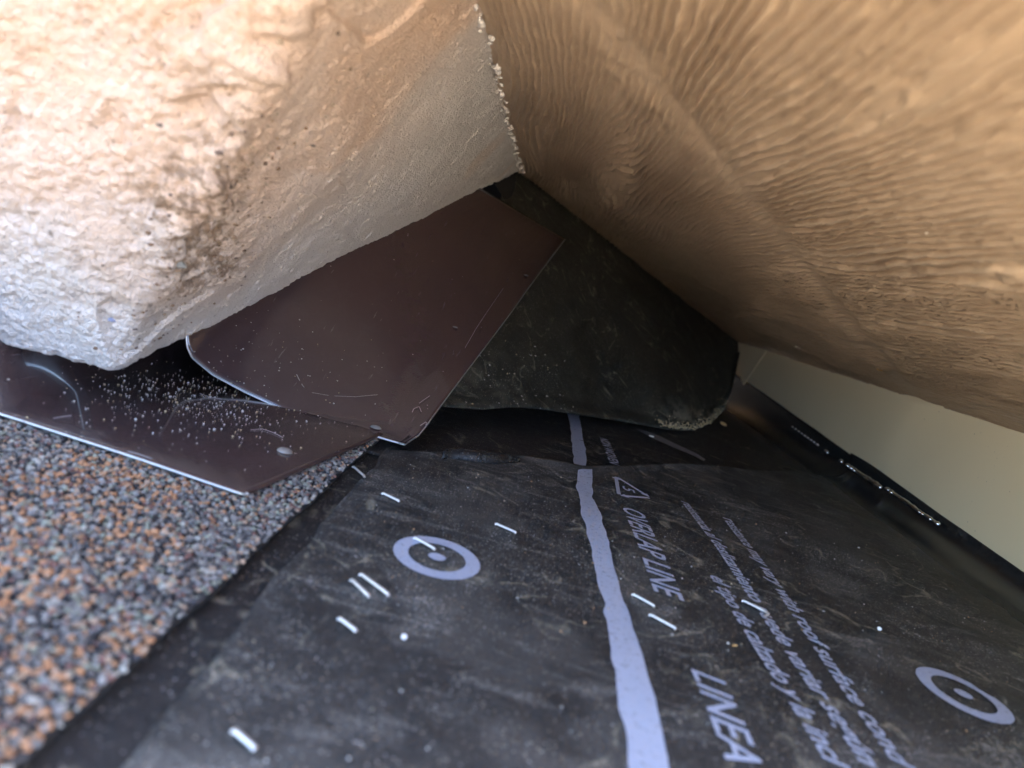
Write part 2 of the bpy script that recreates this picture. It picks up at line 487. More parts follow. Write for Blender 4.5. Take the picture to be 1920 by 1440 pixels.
# brown grit bedded along the broken corner, one grey pebble
ga = np.stack([np.clip(RNG.normal(.40, .16, 260), .10, .95), RNG.normal(22, 22, 260)], 1)
ri = 8+np.clip((ga[:, 0]*nrow).astype(int), 0, nrow-1); ci = np.clip(nE+ga[:, 1].astype(int), 0, G.shape[1]-1)
Vg, Fg, Tg = rocks(G[ri, ci], RNG.uniform(.003, .011, 260), np.array([(.16, .10, .06), (.24, .17, .11), (.12, .085, .065), (.34, .27, .20)])[RNG.integers(0, 4, 260)])
eg = mesh('bedded_grit', Vg, Fg, M_GRAN, wall, smooth=False, attrs={'tint': Tg}); eg['kind'] = 'stuff'
dpx = (G.reshape(-1, 3)-CO)@CM
ppx = np.stack([960+FPX*dpx[:, 0]/dpx[:, 2], 720+FPX*dpx[:, 1]/dpx[:, 2]], 1)
for (u, v, r_, tn) in ((335, 493, .022, (.26, .27, .25)), (585, 272, .012, (.12, .10, .09)), (575, 264, .008, (.45, .38, .30)), (508, 290, .013, (.55, .40, .30)), (300, 235, .010, (.12, .10, .09)), (210, 600, .012, (.2, .22, .32))):
    k = np.argmin((ppx[:, 0]-u)**2+(ppx[:, 1]-v)**2)
    Vg, Fg, Tg = rocks(G.reshape(-1, 3)[k][None], [r_], np.array([tn]))
    mesh('pebble', Vg, Fg, M_GRAN, wall, smooth=False, attrs={'tint': Tg})
tag(wall, 'rough pale stucco wall with a rounded outside corner hanging over the brown flashing', 'wall')

# unseen sheathing and rear wall, added to keep skylight from leaking into the corner
def quad_box(name, quad, th, m, label, cat):
    q = np.array(quad, float); n_ = np.cross(q[1]-q[0], q[3]-q[0]); n_ /= np.linalg.norm(n_)
    V = np.concatenate([q, q+n_*th])
    o = mesh(name, V, [(0, 1, 2, 3), (7, 6, 5, 4), (0, 4, 5, 1), (1, 5, 6, 2), (2, 6, 7, 3), (3, 7, 4, 0)], m, smooth=False)
    return tag(o, label, cat, kind='structure')
nS = np.cross([0, 1, 0], P-C0); nS /= np.linalg.norm(nS)
if nS[0] < 0: nS = -nS
dS = (P-C0)*np.array([1, 0, 1]); dS /= np.linalg.norm(dS)
a0 = np.array([C0[0], 0, C0[2]])-nS*.34-dS*.45; a1 = a0+dS*2.9
quad_box('light_block_sheathing', [a0+[0, 2.95, 0], a0+[0, 11.6, 0], a1+[0, 11.6, 0], a1+[0, 2.3, 0]], .05, M_ASPH, 'unseen dark sheathing added behind the stucco against light leaks', 'wall')
quad_box('light_block_sheathing', [(-8, 2.95, -.02), (a0[0], 2.95, -.02), (a1[0], 2.3, 2.6), (-8, 2.3, 2.6)], .05, M_ASPH, 'unseen dark sheathing added behind the stucco end against light leaks', 'wall')
quad_box('light_block_rear', [(-8, 11.6, -.1), (8, 11.6, -.1), (8, 11.6, 4), (-8, 11.6, 4)], .1, M_ASPH, 'unseen wall added to close the corner off from light', 'wall')

# ------------------------------------------------------------------ embossed board overhead
qx = np.concatenate([np.linspace(P[0]-.12, KX+.05, 1050)])
yf = .62*np.exp(np.linspace(0, math.log(11.4/.62), 360))
yy = np.concatenate([np.linspace(-.9, .6, 8), yf])
QX, YY = np.meshgrid(qx, yy)
BZ = wz(QX)
s3 = np.stack([QX*1.4, YY*.55, QX*0], -1)
warp = 2.4*fbm(np.stack([QX*1.2, YY*.32, QX*0], -1), 2, 101)+.7*fbm(np.stack([QX*5, YY*.9, QX*0], -1), 2, 103)
kn = 0
for (kx, ky, ax, ay, am) in ((.10, 4.4, .16, 1.1, 4.5), (1.15, 4.6, .30, 2.2, 3.5), (.75, 2.2, .2, 1.2, -2.0), (1.7, 6.0, .35, 2.2, 4)):
    kn = kn+am*np.exp(-((QX-kx)/ax)**2-((YY-ky)/ay)**2)
jit = .20*fbm(np.stack([QX*9, YY*3.4, QX*0], -1), 2, 107)+.13*vnoise(np.stack([QX*26, YY*15, QX*0], -1), 108)
ph = QX/.036+warp*1.2+kn*1.2+jit
sw = (ph % 1.0)
prof = np.exp(-((sw-.5)/.14)**2)
ampm = .45+.55*sstep(-.55, .35, fbm(np.stack([QX*2.2, YY*.8, QX*0+5], -1), 3, 109))
l0, l1 = on_plane(1150, 60, P, np.array([WSL, 0, -1.0])), on_plane(1440, 410, P, np.array([WSL, 0, -1.0]))
ld = (l1-l0)[:2]/np.linalg.norm((l1-l0)[:2])
dl = (QX-l0[0])*(-ld[1])+(YY-l0[1])*ld[0]                 # distance from a worn scar crossing the grain
smoothband = 1-.75*np.exp(-(dl/.09)**2)
relief = .028*prof*ampm*(.45+.55*sstep(.0, .5, QX-P[0]))*smoothband+.003*fbm(np.stack([QX*30, YY*12, QX*0], -1), 2, 111)
lower = sstep(KX-.75, KX-.1, QX)
relief = relief*(1-.45*lower)
relief = relief-.004*np.exp(-(dl/.10)**2)+.003*np.exp(-((dl-.2)/.15)**2)
nW = np.array([WSL, 0, -1.0]); nW /= np.linalg.norm(nW)
if nW[2] > 0: nW = -nW
YE = np.maximum(YY, WY0+.30*(QX-P[0]))
WG = np.stack([QX, YE, BZ], -1)+nW*relief[..., None]
edge = WG[:, -1:].copy(); e1 = edge+np.array([.012, 0, .03]); e2 = edge+np.array([.012, 0, .25])
WGx = np.concatenate([WG, e1, e2], 1)
board = mesh('soffit_board', WGx.reshape(-1, 3), gridF(*WGx.shape[:2]), M_BOARD, base=(P[0], P[1], P[2]))
bk = mesh('backing', [(P[0]-.2, WY0, wz(P[0]-.2)+.12), (KX+.1, WY0+1.1, wz(KX+.1)+.12), (KX+.1, 11.5, wz(KX+.1)+.12), (P[0]-.2, 11.5, wz(P[0]-.2)+.12)],
          [(0, 1, 2, 3)], M_BOARD, board, smooth=False)
tag(board, 'tan painted board with embossed wood grain slanting overhead beside the stucco', 'board')

# ------------------------------------------------------------------ beige panel
ky = np.concatenate([np.linspace(WY0, 3, 12), np.linspace(3.2, Q[1]+.15, 90)])
kz = np.linspace(.0, 1.12, 40)
KY, KZ = np.meshgrid(ky, kz)
dent = .018*np.exp(-((KY-(5.6-.8*(KZ-.5)**2*2))/.28)**2)*sstep(.05, .4, KZ)*(KZ < .9)
dent = dent+.02*vnoise(np.stack([KY*.7, KZ*1.5, KY*0], -1), 121)
panel = thing('beige_wall_panel', 'smooth beige painted metal panel between the grained board and the membrane', 'panel', (KX, 5, .4))
mesh('panel_sheet', np.stack([KX+.012-dent*.8, KY, KZ], -1).reshape(-1, 3), gridF(*KY.shape, flip=True), M_BEIGE, panel)
# lapped end tab in the far corner
a, b_, c_ = on_x(1386, 643, KX), on_x(1442, 655, KX), on_x(1396, 722, KX)
tabV = np.array([a, b_, c_, on_x(1388, 700, KX)]); tabV[:, 0] -= .02
tabV = np.concatenate([tabV, tabV+[.012, 0, 0]])
mesh('end_tab', tabV, [(0, 1, 2, 3), (7, 6, 5, 4), (0, 4, 5, 1), (1, 5, 6, 2), (2, 6, 7, 3), (3, 7, 4, 0)], M_BEIGE, panel, smooth=False)

# ------------------------------------------------------------------ membrane sheets
def und(x, y, seed):
    p = np.stack([x*1.1, y*1.1, x*0+seed], -1)
    q = np.stack([x*3.0+y*1.2, y*1.4, x*0+seed], -1)
    return .020*vnoise(p, seed)+.008*vnoise(q, seed+1)
def ztop(y): return np.clip(.105+.044*(y-3.7), .09, .4)
def bend(s, y, xk, r=.30):
    """s runs across the roof then up the beige panel; returns x, z, gloss"""
    s0 = xk-r
    L = r*math.pi/2
    th = np.clip((s-s0)/r, 0, math.pi/2)
    x = np.where(s < s0, s, s0+r*np.sin(th)); z = np.where(s < s0, 0, r*(1-np.cos(th)))
    z = z+np.clip(s-s0-L, 0, None)
    return x, z, sstep(s0-.35, s0+.1, s)
M1Z, M2Z, M0Z = .034, .014, .004
def m1z(x, y):
    x = np.asarray(x, float); y = np.asarray(y, float)
    return M1Z+np.maximum(und(x, y, 5), -.016)
def m2z(x, y):
    return M2Z+.35*np.maximum(und(x, y, 9), -.02)

far_px = [(735, 846), (790, 850), (860, 853), (960, 855), (1040, 868), (1090, 879), (1180, 874), (1280, 871), (1400, 881), (1500, 888)]
far = np.array([on_z(u, v, M1Z)[:2] for u, v in far_px])
far = np.concatenate([far, [[3.6, far[-1, 1]+.7]]])
def m1_far(x): return np.interp(x, far[:, 0], far[:, 1])
# main dusty sheet
sx = np.concatenate([np.linspace(0, 1, 150)])
u1 = np.linspace(-.505, KX-.3+.3*math.pi/2, 190)
v1 = np.linspace(0, 1, 150)
U, Vv = np.meshgrid(u1, v1)
Yf = m1_far(U)+.018*fbm(np.stack([U*6, U*0, U*0], -1), 3, 131)
Y0 = .15
Y = Y0+(Yf-Y0)*Vv**.8
Uw = U+(.012*fbm(np.stack([Y*4, Y*0, Y*0], -1), 3, 133)+.03*np.sin(Y*1.7))*(1-sstep(-.5, 0, U))
ru = .26
X, Z, gl = bend(Uw, Y, KX-.012, ru)
# the top of the upturned strip follows ztop
h = ztop(Y)
Zs = np.where(Z > 0, Z/ru*h, 0)
fl = 1-sstep(KX-.7, KX-.35, U)
edgelift = .016*np.exp(-((Yf-Y)/.07)**2)*(.5+.8*vnoise(np.stack([U*2.1, U*0, U*0], -1), 137))
wr = .020*np.clip(fbm(np.stack([U*2+Y*.9, Y*2.6, U*0], -1), 3, 139), 0, 1)*sstep(1.4, 2.4, U)*fl
ZZ = m1z(X, Y)*1.0+np.clip(edgelift, -.008, .03)*fl+Zs+wr
gloss = gl*sstep(2.4, 3.2, Y+.25*fbm(np.stack([Y*2, U*3, U*0], -1), 3, 141))*.95
dust = .10*sstep(.2, .6, fbm(np.stack([U*3, Y*3, U*0], -1), 3, 143))+.25*np.exp(-((Yf-Y)/.10)**2)*sstep(.3, .6, fbm(np.stack([U*7, Y*7, U*0], -1), 3, 145))
P1 = np.stack([X, Y, ZZ], -1)
sheet = thing('underlayment_sheet', 'dusty black roofing membrane sheet printed with white rings, stripe and lettering', 'membrane', (1, 2, 0))
Vs, Fs = shell(P1, .010)
w1 = np.stack([dust.ravel(), gloss.ravel(), gloss.ravel()*0], 1)
mesh('sheet', Vs, Fs, M_MEM, sheet, attrs={'wear': np.concatenate([w1, w1])})
# mirror balls added to imitate the glare along the glossy upturned bend
M_GLARE = plain('glare_mirror', (.95, .95, .98), .10, 1.0, .02)
def ball(p, r):
    k = ico.copy(); mid_ = {}
    V = list(k); F = []
    def m_(a, b):
        key = (min(a, b), max(a, b))
        if key not in mid_:
            q = V[a]+V[b]; V.append(q/np.linalg.norm(q)); mid_[key] = len(V)-1
        return mid_[key]
    for a, b, c in icoF:
        ab, bc, ca = m_(a, b), m_(b, c), m_(c, a); F += [(a, ab, ca), (b, bc, ab), (c, ca, bc), (ab, bc, ca)]
    return np.array(V)*np.asarray(r)+p, F
for (u0_, v0_, u1_, v1_, wd, nn) in ((1486, 801, 1532, 834, .45, 9), (1549, 847, 1556, 852, .8, 1), (1577, 865, 1582, 869, .7, 1), (1590, 874, 1648, 912, .95, 10),
                                    (1664, 918, 1700, 943, .9, 6), (1704, 946, 1712, 951, .7, 2), (1716, 955, 1758, 982, .65, 7)):
    for k_ in range(nn):
        f_ = k_/max(1, nn-1); qa = on_x(u0_+(u1_-u0_)*f_, v0_+(v1_-v0_)*f_, KX-.10)
        Vq, Fq = ball(qa, .028*wd*RNG.uniform(.75, 1.15)*np.array([1, RNG.uniform(1, 2.4), .9]))
        mesh('glare_ball', Vq, Fq, M_GLARE, sheet)
# curled fold on the far edge
fp = np.array([on_z(u, v, .06) for u, v in ((832, 848), (850, 846), (875, 849), (900, 853), (930, 856), (975, 857))])
fp = resample(fp, 24); ff = np.linspace(0, math.pi*1.15, 9)
rad = .034*np.sin(np.linspace(.12, 1, 24)*math.pi)**.7+.006
Pf = np.stack([np.stack([fp[:, 0], fp[:, 1]+rad*np.cos(a)*1.1-.02, .045+rad*np.sin(a)], -1) for a in ff], 0)
Vs, Fs = shell(Pf, .006)
mesh('curled_fold', Vs, Fs, M_MEM2, sheet, attrs={'wear': np.stack([np.zeros(len(Vs)), np.full(len(Vs), .6), np.zeros(len(Vs))], 1)})

# second sheet beyond, running under the flap
u2 = np.linspace(-.75, KX-.30+.30*math.pi/2+.02, 150); v2 = np.linspace(3.0, 11.2, 170)
U, Y = np.meshgrid(u2, v2)
X, Z, gl = bend(U, Y, KX-.002, .28)
Zs = np.where(Z > 0, Z/.28*ztop(Y), 0)
cr = .022*np.exp(-((Y-(4.25+.12*np.sin(U*3)+.25*U))/.05)**2)*sstep(-.1, .5, U)*(1-sstep(1.2, 1.9, U))
P2 = np.stack([X, Y, m2z(X, Y)+Zs+cr*.6], -1)
w2 = np.stack([np.zeros(U.size), (gl*.8).ravel(), np.zeros(U.size)], 1)
sheet2 = thing('underlayment_sheet', 'darker membrane strip with a short stripe end, between the dusty sheet and the flap', 'membrane', (1, 5, 0))
Vs, Fs = shell(P2, .006)
mesh('sheet', Vs, Fs, M_MEM2, sheet2, attrs={'wear': np.concatenate([w2, w2])})
# ply under the shingle side
u0 = np.linspace(-1.5, .2, 50); v0 = np.linspace(.1, 3.9, 120)
U, Y = np.meshgrid(u0, v0)
P0 = np.stack([U, Y, M0Z+.15*np.maximum(und(U, Y, 15), -.01)], -1)
Vs, Fs = shell(P0, .004)
base_sheet = mesh('underlayment_sheet', Vs, Fs, M_MEM2, base=(-.5, 1, 0), attrs={'wear': np.zeros((len(Vs), 3))})
tag(base_sheet, 'narrow black membrane ply showing between the shingle edge and the dusty sheet', 'membrane')

# rear flap hanging on the slope under the board
low_px = [(806, 758), (822, 760), (840, 763), (905, 768), (960, 763), (1010, 766), (1080, 777), (1150, 787), (1215, 798), (1262, 806), (1300, 806), (1330, 794), (1355, 768), (1370, 735), (1378, 700), (1384, 660)]
up_px = [(978, 300), (985, 304), (990, 306), (994, 308), (998, 312), (1005, 325), (1050, 360), (1100, 400), (1150, 438), (1195, 475), (1235, 505), (1275, 540), (1315, 570), (1350, 598), (1375, 618), (1398, 632)]
lo, hi = [], []
for (u, v), (a, b) in zip(low_px, up_px):
    q = on_plane(u, v, LC, nB)
    if q[2] < .075: q = on_z(u, v, .075)
    lo.append(q); hi.append(on_plane(a, b, LC, nB))
lo = resample(np.array(lo), 150); hi = resample(np.array(hi), 150)
# resample by shared parameter instead of arc length where it matters
idx = np.linspace(0, len(low_px)-1, 150)
lo_p = np.array([on_plane(u, v, LC, nB) if on_plane(u, v, LC, nB)[2] > .075 else on_z(u, v, .075) for u, v in low_px])
hi_p = np.array([on_plane(a, b, LC, nB) for a, b in up_px])
lo = np.stack([np.interp(idx, range(len(lo_p)), lo_p[:, k]) for k in range(3)], 1)
hi = np.stack([np.interp(idx, range(len(hi_p)), hi_p[:, k]) for k in range(3)], 1)
tt = np.linspace(0, 1, 110)**1.2
PF = lo[None]*(1-tt[:, None, None])+hi[None]*tt[:, None, None]
curl = np.exp(-(tt/.05)**2)[:, None]
off = -.035-.06*(1-sstep(0, 5, idx))[None]+.020*vnoise(PF*1.6, 151)+.010*vnoise(PF*4, 153)
off = off*sstep(0, .06, tt)[:, None]+.010*curl
PF = PF+nB*off[..., None]
mid = np.exp(-((idx-10.3)/1.5)**2)[None, :]
fdust = (1.4*np.exp(-(tt/.11)**2)[:, None]*mid*sstep(-.3, .3, fbm(PF*14, 3, 155))
         + .30*np.exp(-(tt/.16)**2)[:, None]*np.exp(-((idx-3)/2.)**2)[None]*sstep(-.1, .4, fbm(PF*9, 3, 157)))
Vs, Fs = shell(PF, .016, flip=False)
wf = np.stack([np.clip(fdust, 0, .9).ravel(), np.zeros(fdust.size), np.zeros(fdust.size)], 1)
flap = mesh('membrane_flap', Vs, Fs, M_FLAP, base=(1, 5.5, .1), attrs={'wear': np.concatenate([wf, wf])})
tag(flap, 'black membrane flap with dusty curled lower edge, rising under the grained board', 'membrane')
# slope that carries the flap
g0 = [on_plane(u, v, LC, nB)-nB*.09 for u, v in ((900, 720), (1100, 740), (1330, 690), (1410, 640), (1380, 560), (1000, 240), (940, 330), (1000, 430))]
rear = mesh('rear_roof_slope', np.array(g0), [tuple(range(len(g0)))], M_ASPH, smooth=False)
tag(rear, 'dark sheathing behind the membrane flap', 'roof', kind='structure')

# ------------------------------------------------------------------ printed marks
M_FADE = plain('faded_print', (.20, .20, .22), .6, 0, .4, 30)
def strip(name, lpx, rpx, zf, parent, n=70, dz=.004, m=None):
    L = np.array([on_z(u, v, .036 if zf is m1z else M2Z)[:2] for u, v in lpx]); Rr = np.array([on_z(u, v, .036 if zf is m1z else M2Z)[:2] for u, v in rpx])
    L = resample(L, n); Rr = resample(Rr, n)
    cols = np.stack([L*(1-k)+Rr*k for k in np.linspace(0, 1, 5)], 1)
    cols[:, 0, 0] += .006*fbm(np.stack([L[:, 1]*9, L[:, 1]*0, L[:, 1]*0], -1), 2, 161)
    cols[:, -1, 0] += .006*fbm(np.stack([L[:, 1]*9, L[:, 1]*0+4, L[:, 1]*0], -1), 2, 163)
    z = zf(cols[..., 0], cols[..., 1])+dz
    if zf is m1z: z = z+np.clip(.016*np.exp(-((m1_far(cols[..., 0])-cols[..., 1])/.07)**2), 0, .02)
    G = np.concatenate([cols, z[..., None]], -1)
    n_ = np.cross(G[0, 1]-G[0, 0], G[1, 0]-G[0, 0])
    return mesh(name, G.reshape(-1, 3), gridF(*G.shape[:2], flip=n_[2] < 0), m or M_PRINT, parent)
strip('overlap_stripe', [(1081, 884), (1082, 920), (1090, 965), (1100, 1000), (1110, 1040), (1115, 1080), (1130, 1130), (1140, 1180), (1150, 1240), (1160, 1310), (1172, 1380), (1183, 1440), (1200, 1560)],
      [(1111, 884), (1110, 930), (1125, 965), (1137, 1010), (1148, 1060), (1155, 1090), (1170, 1130), (1187, 1180), (1205, 1240), (1225, 1320), (1240, 1380), (1252, 1440), (1282, 1560)], m1z, sheet, 110)
strip('overlap_stripe', [(1064, 777), (1068, 800), (1072, 835), (1076, 884)], [(1085, 779), (1090, 810), (1096, 840), (1100, 884)], m2z, sheet2, 40, .012)

strip('faded_print_band', [(1192, 811), (1225, 829), (1262, 846), (1300, 862), (1318, 872)], [(1206, 812), (1236, 824), (1272, 842), (1306, 858), (1320, 868)], m2z, sheet2, 30, .03, M_FADE)
def flat(name, pts, faces, parent, zf=m1z, dz=.004):
    pts = np.asarray(pts, float)
    return mesh(name, np.stack([pts[:, 0], pts[:, 1], zf(pts[:, 0], pts[:, 1])+dz], -1), faces, M_PRINT, parent)
def ring(cx, cy, ro, ri, parent):
    n = 56; a = np.linspace(0, 2*math.pi, n, endpoint=False)
    pts = []
    for k in range(4):
        r = ri+(ro-ri)*k/3
        pts += [(cx+r*math.cos(q), cy+r*math.sin(q)) for q in a]
    F = [(k*n+j, (k+1)*n+j, (k+1)*n+(j+1) % n, k*n+(j+1) % n) for k in range(3) for j in range(n)]
    o = flat('ring_mark', pts, F, parent)
    d = [(cx, cy)]+[(cx+.03*math.cos(q), cy+.026*math.sin(q)) for q in a]
    flat('ring_dot', d, [(0, j+1, (j+1) % n+1) for j in range(n)], o)
r1 = on_z(820, 1042, M1Z); r2 = on_z(1806, 1302, M1Z)
ring(r1[0], r1[1], .148, .098, sheet); ring(r2[0], r2[1], .148, .100, sheet)

def text(name, s, x, ya, yb, hcap, parent, shear=.22, dx=0.0, zf=m1z, bold=.012, dz=.005):
    """s written from ya (far) to yb (near); capitals rise towards +x"""
    cu = bpy.data.curves.new('lettering', 'FONT'); cu.body = s; cu.size = 1; cu.shear = shear; cu.offset = bold
    cu.resolution_u = 3
    o = bpy.data.objects.new('lettering', cu); col.objects.link(o)
    dg = bpy.context.evaluated_depsgraph_get()
    me = bpy.data.meshes.new_from_object(o.evaluated_get(dg))
    n = len(me.vertices); co = np.zeros(n*3); me.vertices.foreach_get('co', co); co = co.reshape(-1, 3)
    F = [tuple(p.vertices) for p in me.polygons]
    bpy.data.objects.remove(o); bpy.data.curves.remove(cu); bpy.data.meshes.remove(me)
    t = (co[:, 0]-co[:, 0].min())/(co[:, 0].max()-co[:, 0].min())
    yv = ya+(yb-ya)*t; xv = x+dx*t+co[:, 1]/.70*hcap
    return flat(name, np.stack([xv, yv], 1), F, parent, zf, dz)
def px_y(u, v, z=M1Z): return on_z(u, v, z)
a = px_y(1165, 956); b = px_y(1222, 1114)
text('overlap_line_lettering', 'OVERLAP LINE', a[0]+.006, a[1]+.03, b[1]-.02, .108, sheet, dx=b[0]-a[0])
a = px_y(1292, 1264); b = px_y(1352, 1415)
text('linea_lettering', 'LINEA', a[0], a[1], b[1]-.03, .096, sheet, dx=b[0]-a[0])
a = px_y(1277, 938); b = px_y(1610, 1440)
text('small_lettering', 'resistencia al deslizamiento puede variar según', a[0], a[1], b[1], .066, sheet, dx=b[0]-a[0], bold=.02)
a = px_y(1328, 1085); b = px_y(1545, 1440)
text('small_lettering', 'el tipo de calzado y la incl', a[0], a[1], b[1], .066, sheet, dx=b[0]-a[0], bold=.02)
a = px_y(1356, 968); b = px_y(1672, 1440)
text('small_lettering', 'resistance may vary with roof surface cond', a[0], a[1], b[1], .066, sheet, dx=b[0]-a[0], bold=.02)
a = px_y(1123, 822, M2Z); b = px_y(1143, 872, M2Z)
text('small_lettering', 'NON WOVEN', a[0], a[1], b[1], .065, sheet2, dx=b[0]-a[0], zf=m2z, dz=.014, bold=.02)
# recycling triangle with its number
c3 = [np.array(px_y(1154, 894))[:2], np.array(px_y(1220, 935))[:2], np.array(px_y(1160, 931))[:2]]
cen = sum(c3)/3
def bar(p, q, w):
    d = (q-p)/np.linalg.norm(q-p); n_ = np.array([-d[1], d[0]])
    tip = q; s = q-d*.05
    pts = [p+n_*w, p-n_*w, s-n_*w, s+n_*w, s+n_*w*2.4, s-n_*w*2.4, tip]
    return pts, [(0, 1, 2, 3), (4, 5, 6)]
pts, F = [], []
for k in range(3):
    p, q = c3[k], c3[(k+1) % 3]
    pp, f_ = bar(p+(q-p)*.06, p+(q-p)*.97, .011)
    F += [tuple(i+len(pts) for i in g) for g in f_]; pts += pp
rec = flat('recycling_triangle', pts, F, sheet)
text('recycling_number', '5', cen[0]-.03, cen[1]+.035, cen[1]-.035, .065, rec, shear=.1)

# ------------------------------------------------------------------ shingle
SH = .036
sy = np.linspace(-2.6, 3.55, 160); sxx = np.linspace(-8, -.612, 60)
SXg, SYg = np.meshgrid(sxx, sy)
edge_w = .004*fbm(np.stack([SYg*5, SYg*0, SYg*0], -1), 3, 171)*sstep(-1, -.6, SXg)
PS = np.stack([SXg+edge_w-.02*sstep(0, 3, SYg)*0, SYg, SH+.004*vnoise(np.stack([SXg*3, SYg*3, SXg*0], -1), 173)], -1)
shingle = thing('asphalt_shingle', 'brown and grey granulated asphalt shingle under the lower flashing', 'shingle', (-2, 1.5, 0))
Vs, Fs = shell(PS, SH-.012)
mesh('mat', Vs, Fs, M_ASPH, shingle)
PAL = np.array([(.33, .32, .32), (.46, .45, .41), (.20, .19, .19), (.055, .05, .055), (.56, .29, .15), (.50, .36, .26), (.24, .12, .10), (.34, .36, .29), (.22, .20, .19), (.07, .065, .07)])
PW = np.array([.15, .09, .15, .14, .05, .07, .07, .10, .11, .07])
pts = []
st = .0128
gx = np.arange(-2.75, -.61, st); gy = np.arange(.35, 3.5, st)
GX, GY = np.meshgrid(gx, gy); GX = GX.ravel()+RNG.uniform(-.6, .6, GX.size)*st; GY = GY.ravel()+RNG.uniform(-.6, .6, GY.size)*st
keep = ~((GY > 2.42) & (GX < -1.05)) & ~((GY > 2.75) & (GX < -.85))
keep &= ~((GY < .8) & (GX < -1.6))
GX, GY = GX[keep], GY[keep]
cent = np.stack([GX, GY, SH+.003+RNG.uniform(0, .006, len(GX))], 1)
cent[:, 0] += .004*fbm(np.stack([GY*5, GY*0, GY*0], -1), 3, 171)*sstep(-1, -.6, GX)
ti = RNG.choice(len(PAL), len(GX), p=PW/PW.sum())
clump = fbm(np.stack([GX*1.8, GY*1.2, GX*0], -1), 3, 181)
ti = np.where((clump > .30) & (RNG.random(len(GX)) < .22), 4, ti)
tint = PAL[ti]*np.array([.70, .675, .64])*RNG.uniform(.7, 1.2, (len(GX), 1))
V, F, T = rocks(cent, RNG.uniform(.0050, .0108, len(GX)), tint)
gran = mesh('granules', V, F, M_GRAN, shingle, smooth=False, attrs={'tint': T}); gran['kind'] = 'stuff'

# ------------------------------------------------------------------ brown step flashing
def bare_edge(pts, parent, r=.0045):
    V, F = tube(pts, r, 6); return mesh('cut_edge', V, F, M_EDGE, parent)
# lower piece: roof leg from the shingle towards the wall, then a soft bend up
lf = thing('step_flashing', 'lower brown metal step flashing lying flat on the shingle below the stucco corner', 'flashing', (-1.4, 2.6, .05))
na, nb = 70, 60
A = np.linspace(0, 1, na); Bv = np.linspace(0, 1, nb)
LZ = SH+.028
f0p, f1p = on_z(460, 925, LZ), on_z(0, 776, LZ)
x_r0, x_r1 = f0p[0], on_z(712, 828, LZ)[0]
y_r0, y_r1 = f0p[1], 3.62
rows = []
for b in Bv:
    y = y_r0+(y_r1-y_r0)*b
    xr = x_r0+(x_r1-x_r0)*min(1, b*1.3)
    Ltot = (xr+1.93)+.75
    row = []
    for a in A:
        s = a*Ltot
        flatlen = xr+1.93-.22
        R_ = .30
        if s < flatlen: x, z = xr-s, 0
        else:
            th = min((s-flatlen)/R_, 1.35)
            x = xr-flatlen-R_*math.sin(th); z = R_*(1-math.cos(th))
            ex = max(0, s-flatlen-R_*1.35)
            x -= ex*math.cos(1.35); z += ex*math.sin(1.35)
        yy_ = y+(f1p[1]-f0p[1])*(xr-x)/(f0p[0]-f1p[0])
        buck = .012*math.sin(a*5+1)*(1-b)*0
        row.append((x, yy_, LZ+z+.016*vnoise(np.array([[x*1.5, yy_*1.1, 0]]), 191)[0]*(.25+b)+buck))
    rows.append(row)
PL = np.array(rows)
Vs, Fs = shell(PL, .007, flip=True)
mesh('sheet', Vs, Fs, M_BROWN, lf)
bare_edge(PL[0]+np.array([0, -.001, -.003]), lf)
# upper piece
uf = thing('step_flashing', 'upper brown metal step flashing lapped over the lower piece, rising along the stucco', 'flashing', (-.8, 4, .2))
YL = 3.12
lip_px = [(300, 585), (353, 648), (362, 668), (400, 700), (460, 733), (530, 766), (600, 793), (660, 815), (710, 827), (770, 836)]
lip = np.array([on_y(u, v, YL) for u, v in lip_px])
lip[0] = lip[1]+np.array([-.05, 0, .16])
lip = resample(lip, 90)
lip[:, 2] += .0
topR = on_plane(1060, 448, LC, nB); topL = on_plane(925, 368, LC, nB)
tdir = topL-topR
tt_ = np.linspace(2.6, 0, 90)[:, None]
topc = topR+tdir*tt_
topc = topc+nB*(.30*np.clip((tt_-1.0)/1.6, 0, 1)**2)
ss = np.concatenate([[0, .012, .03, .05], np.linspace(.08, 1, 70)])
PU = lip[None]*(1-ss[:, None, None])+topc[None]*ss[:, None, None]
lipdn = np.exp(-(ss/.035)**2)[:, None]*sstep(.55, .9, np.linspace(0, 1, 90))[None, :]
PU[..., 2] -= .016*lipdn
PU = PU+nB*(.012*vnoise(PU*1.1, 201))[..., None]
PU[..., 2] = np.maximum(PU[..., 2], SH+.030)
PU[0:2, -3:, 0] -= .030; PU[2, -3:, 0] -= .004
Vs, Fs = shell(PU, .007, flip=False)
mesh('sheet', Vs, Fs, M_BROWN, uf)
bare_edge(PU[0]+np.array([0, -.001, -.003]), uf, .005)
bare_edge(PU[:, -1]+np.array([.001, 0, -.003]), uf, .0035)
# sealant dabs on both pieces
def dab(parent, G, u, v, r):
    flatG = G.reshape(-1, 3)
    d = (flatG-CO)@CM
    px = np.stack([960+FPX*d[:, 0]/d[:, 2], 720+FPX*d[:, 1]/d[:, 2]], 1)
    k = np.argmin((px[:, 0]-u)**2+(px[:, 1]-v)**2); p = flatG[k]
    Vv, Ff = [], []
    n = 12
    for i, (rr_, h) in enumerate(((1, 0), (.85, .25), (.5, .42), (.12, .48))):
        for j in range(n):
            q = 2*math.pi*j/n
            Vv.append(p+np.array([math.cos(q)*r*rr_, math.sin(q)*r*rr_*.8, h*r+.002]))
    for i in range(3):
        for j in range(n): Ff.append((i*n+j, i*n+(j+1) % n, (i+1)*n+(j+1) % n, (i+1)*n+j))
    Ff.append(tuple(3*n+j for j in range(n)))
    mesh('sealant_dab', Vv, Ff, M_DAB, parent)
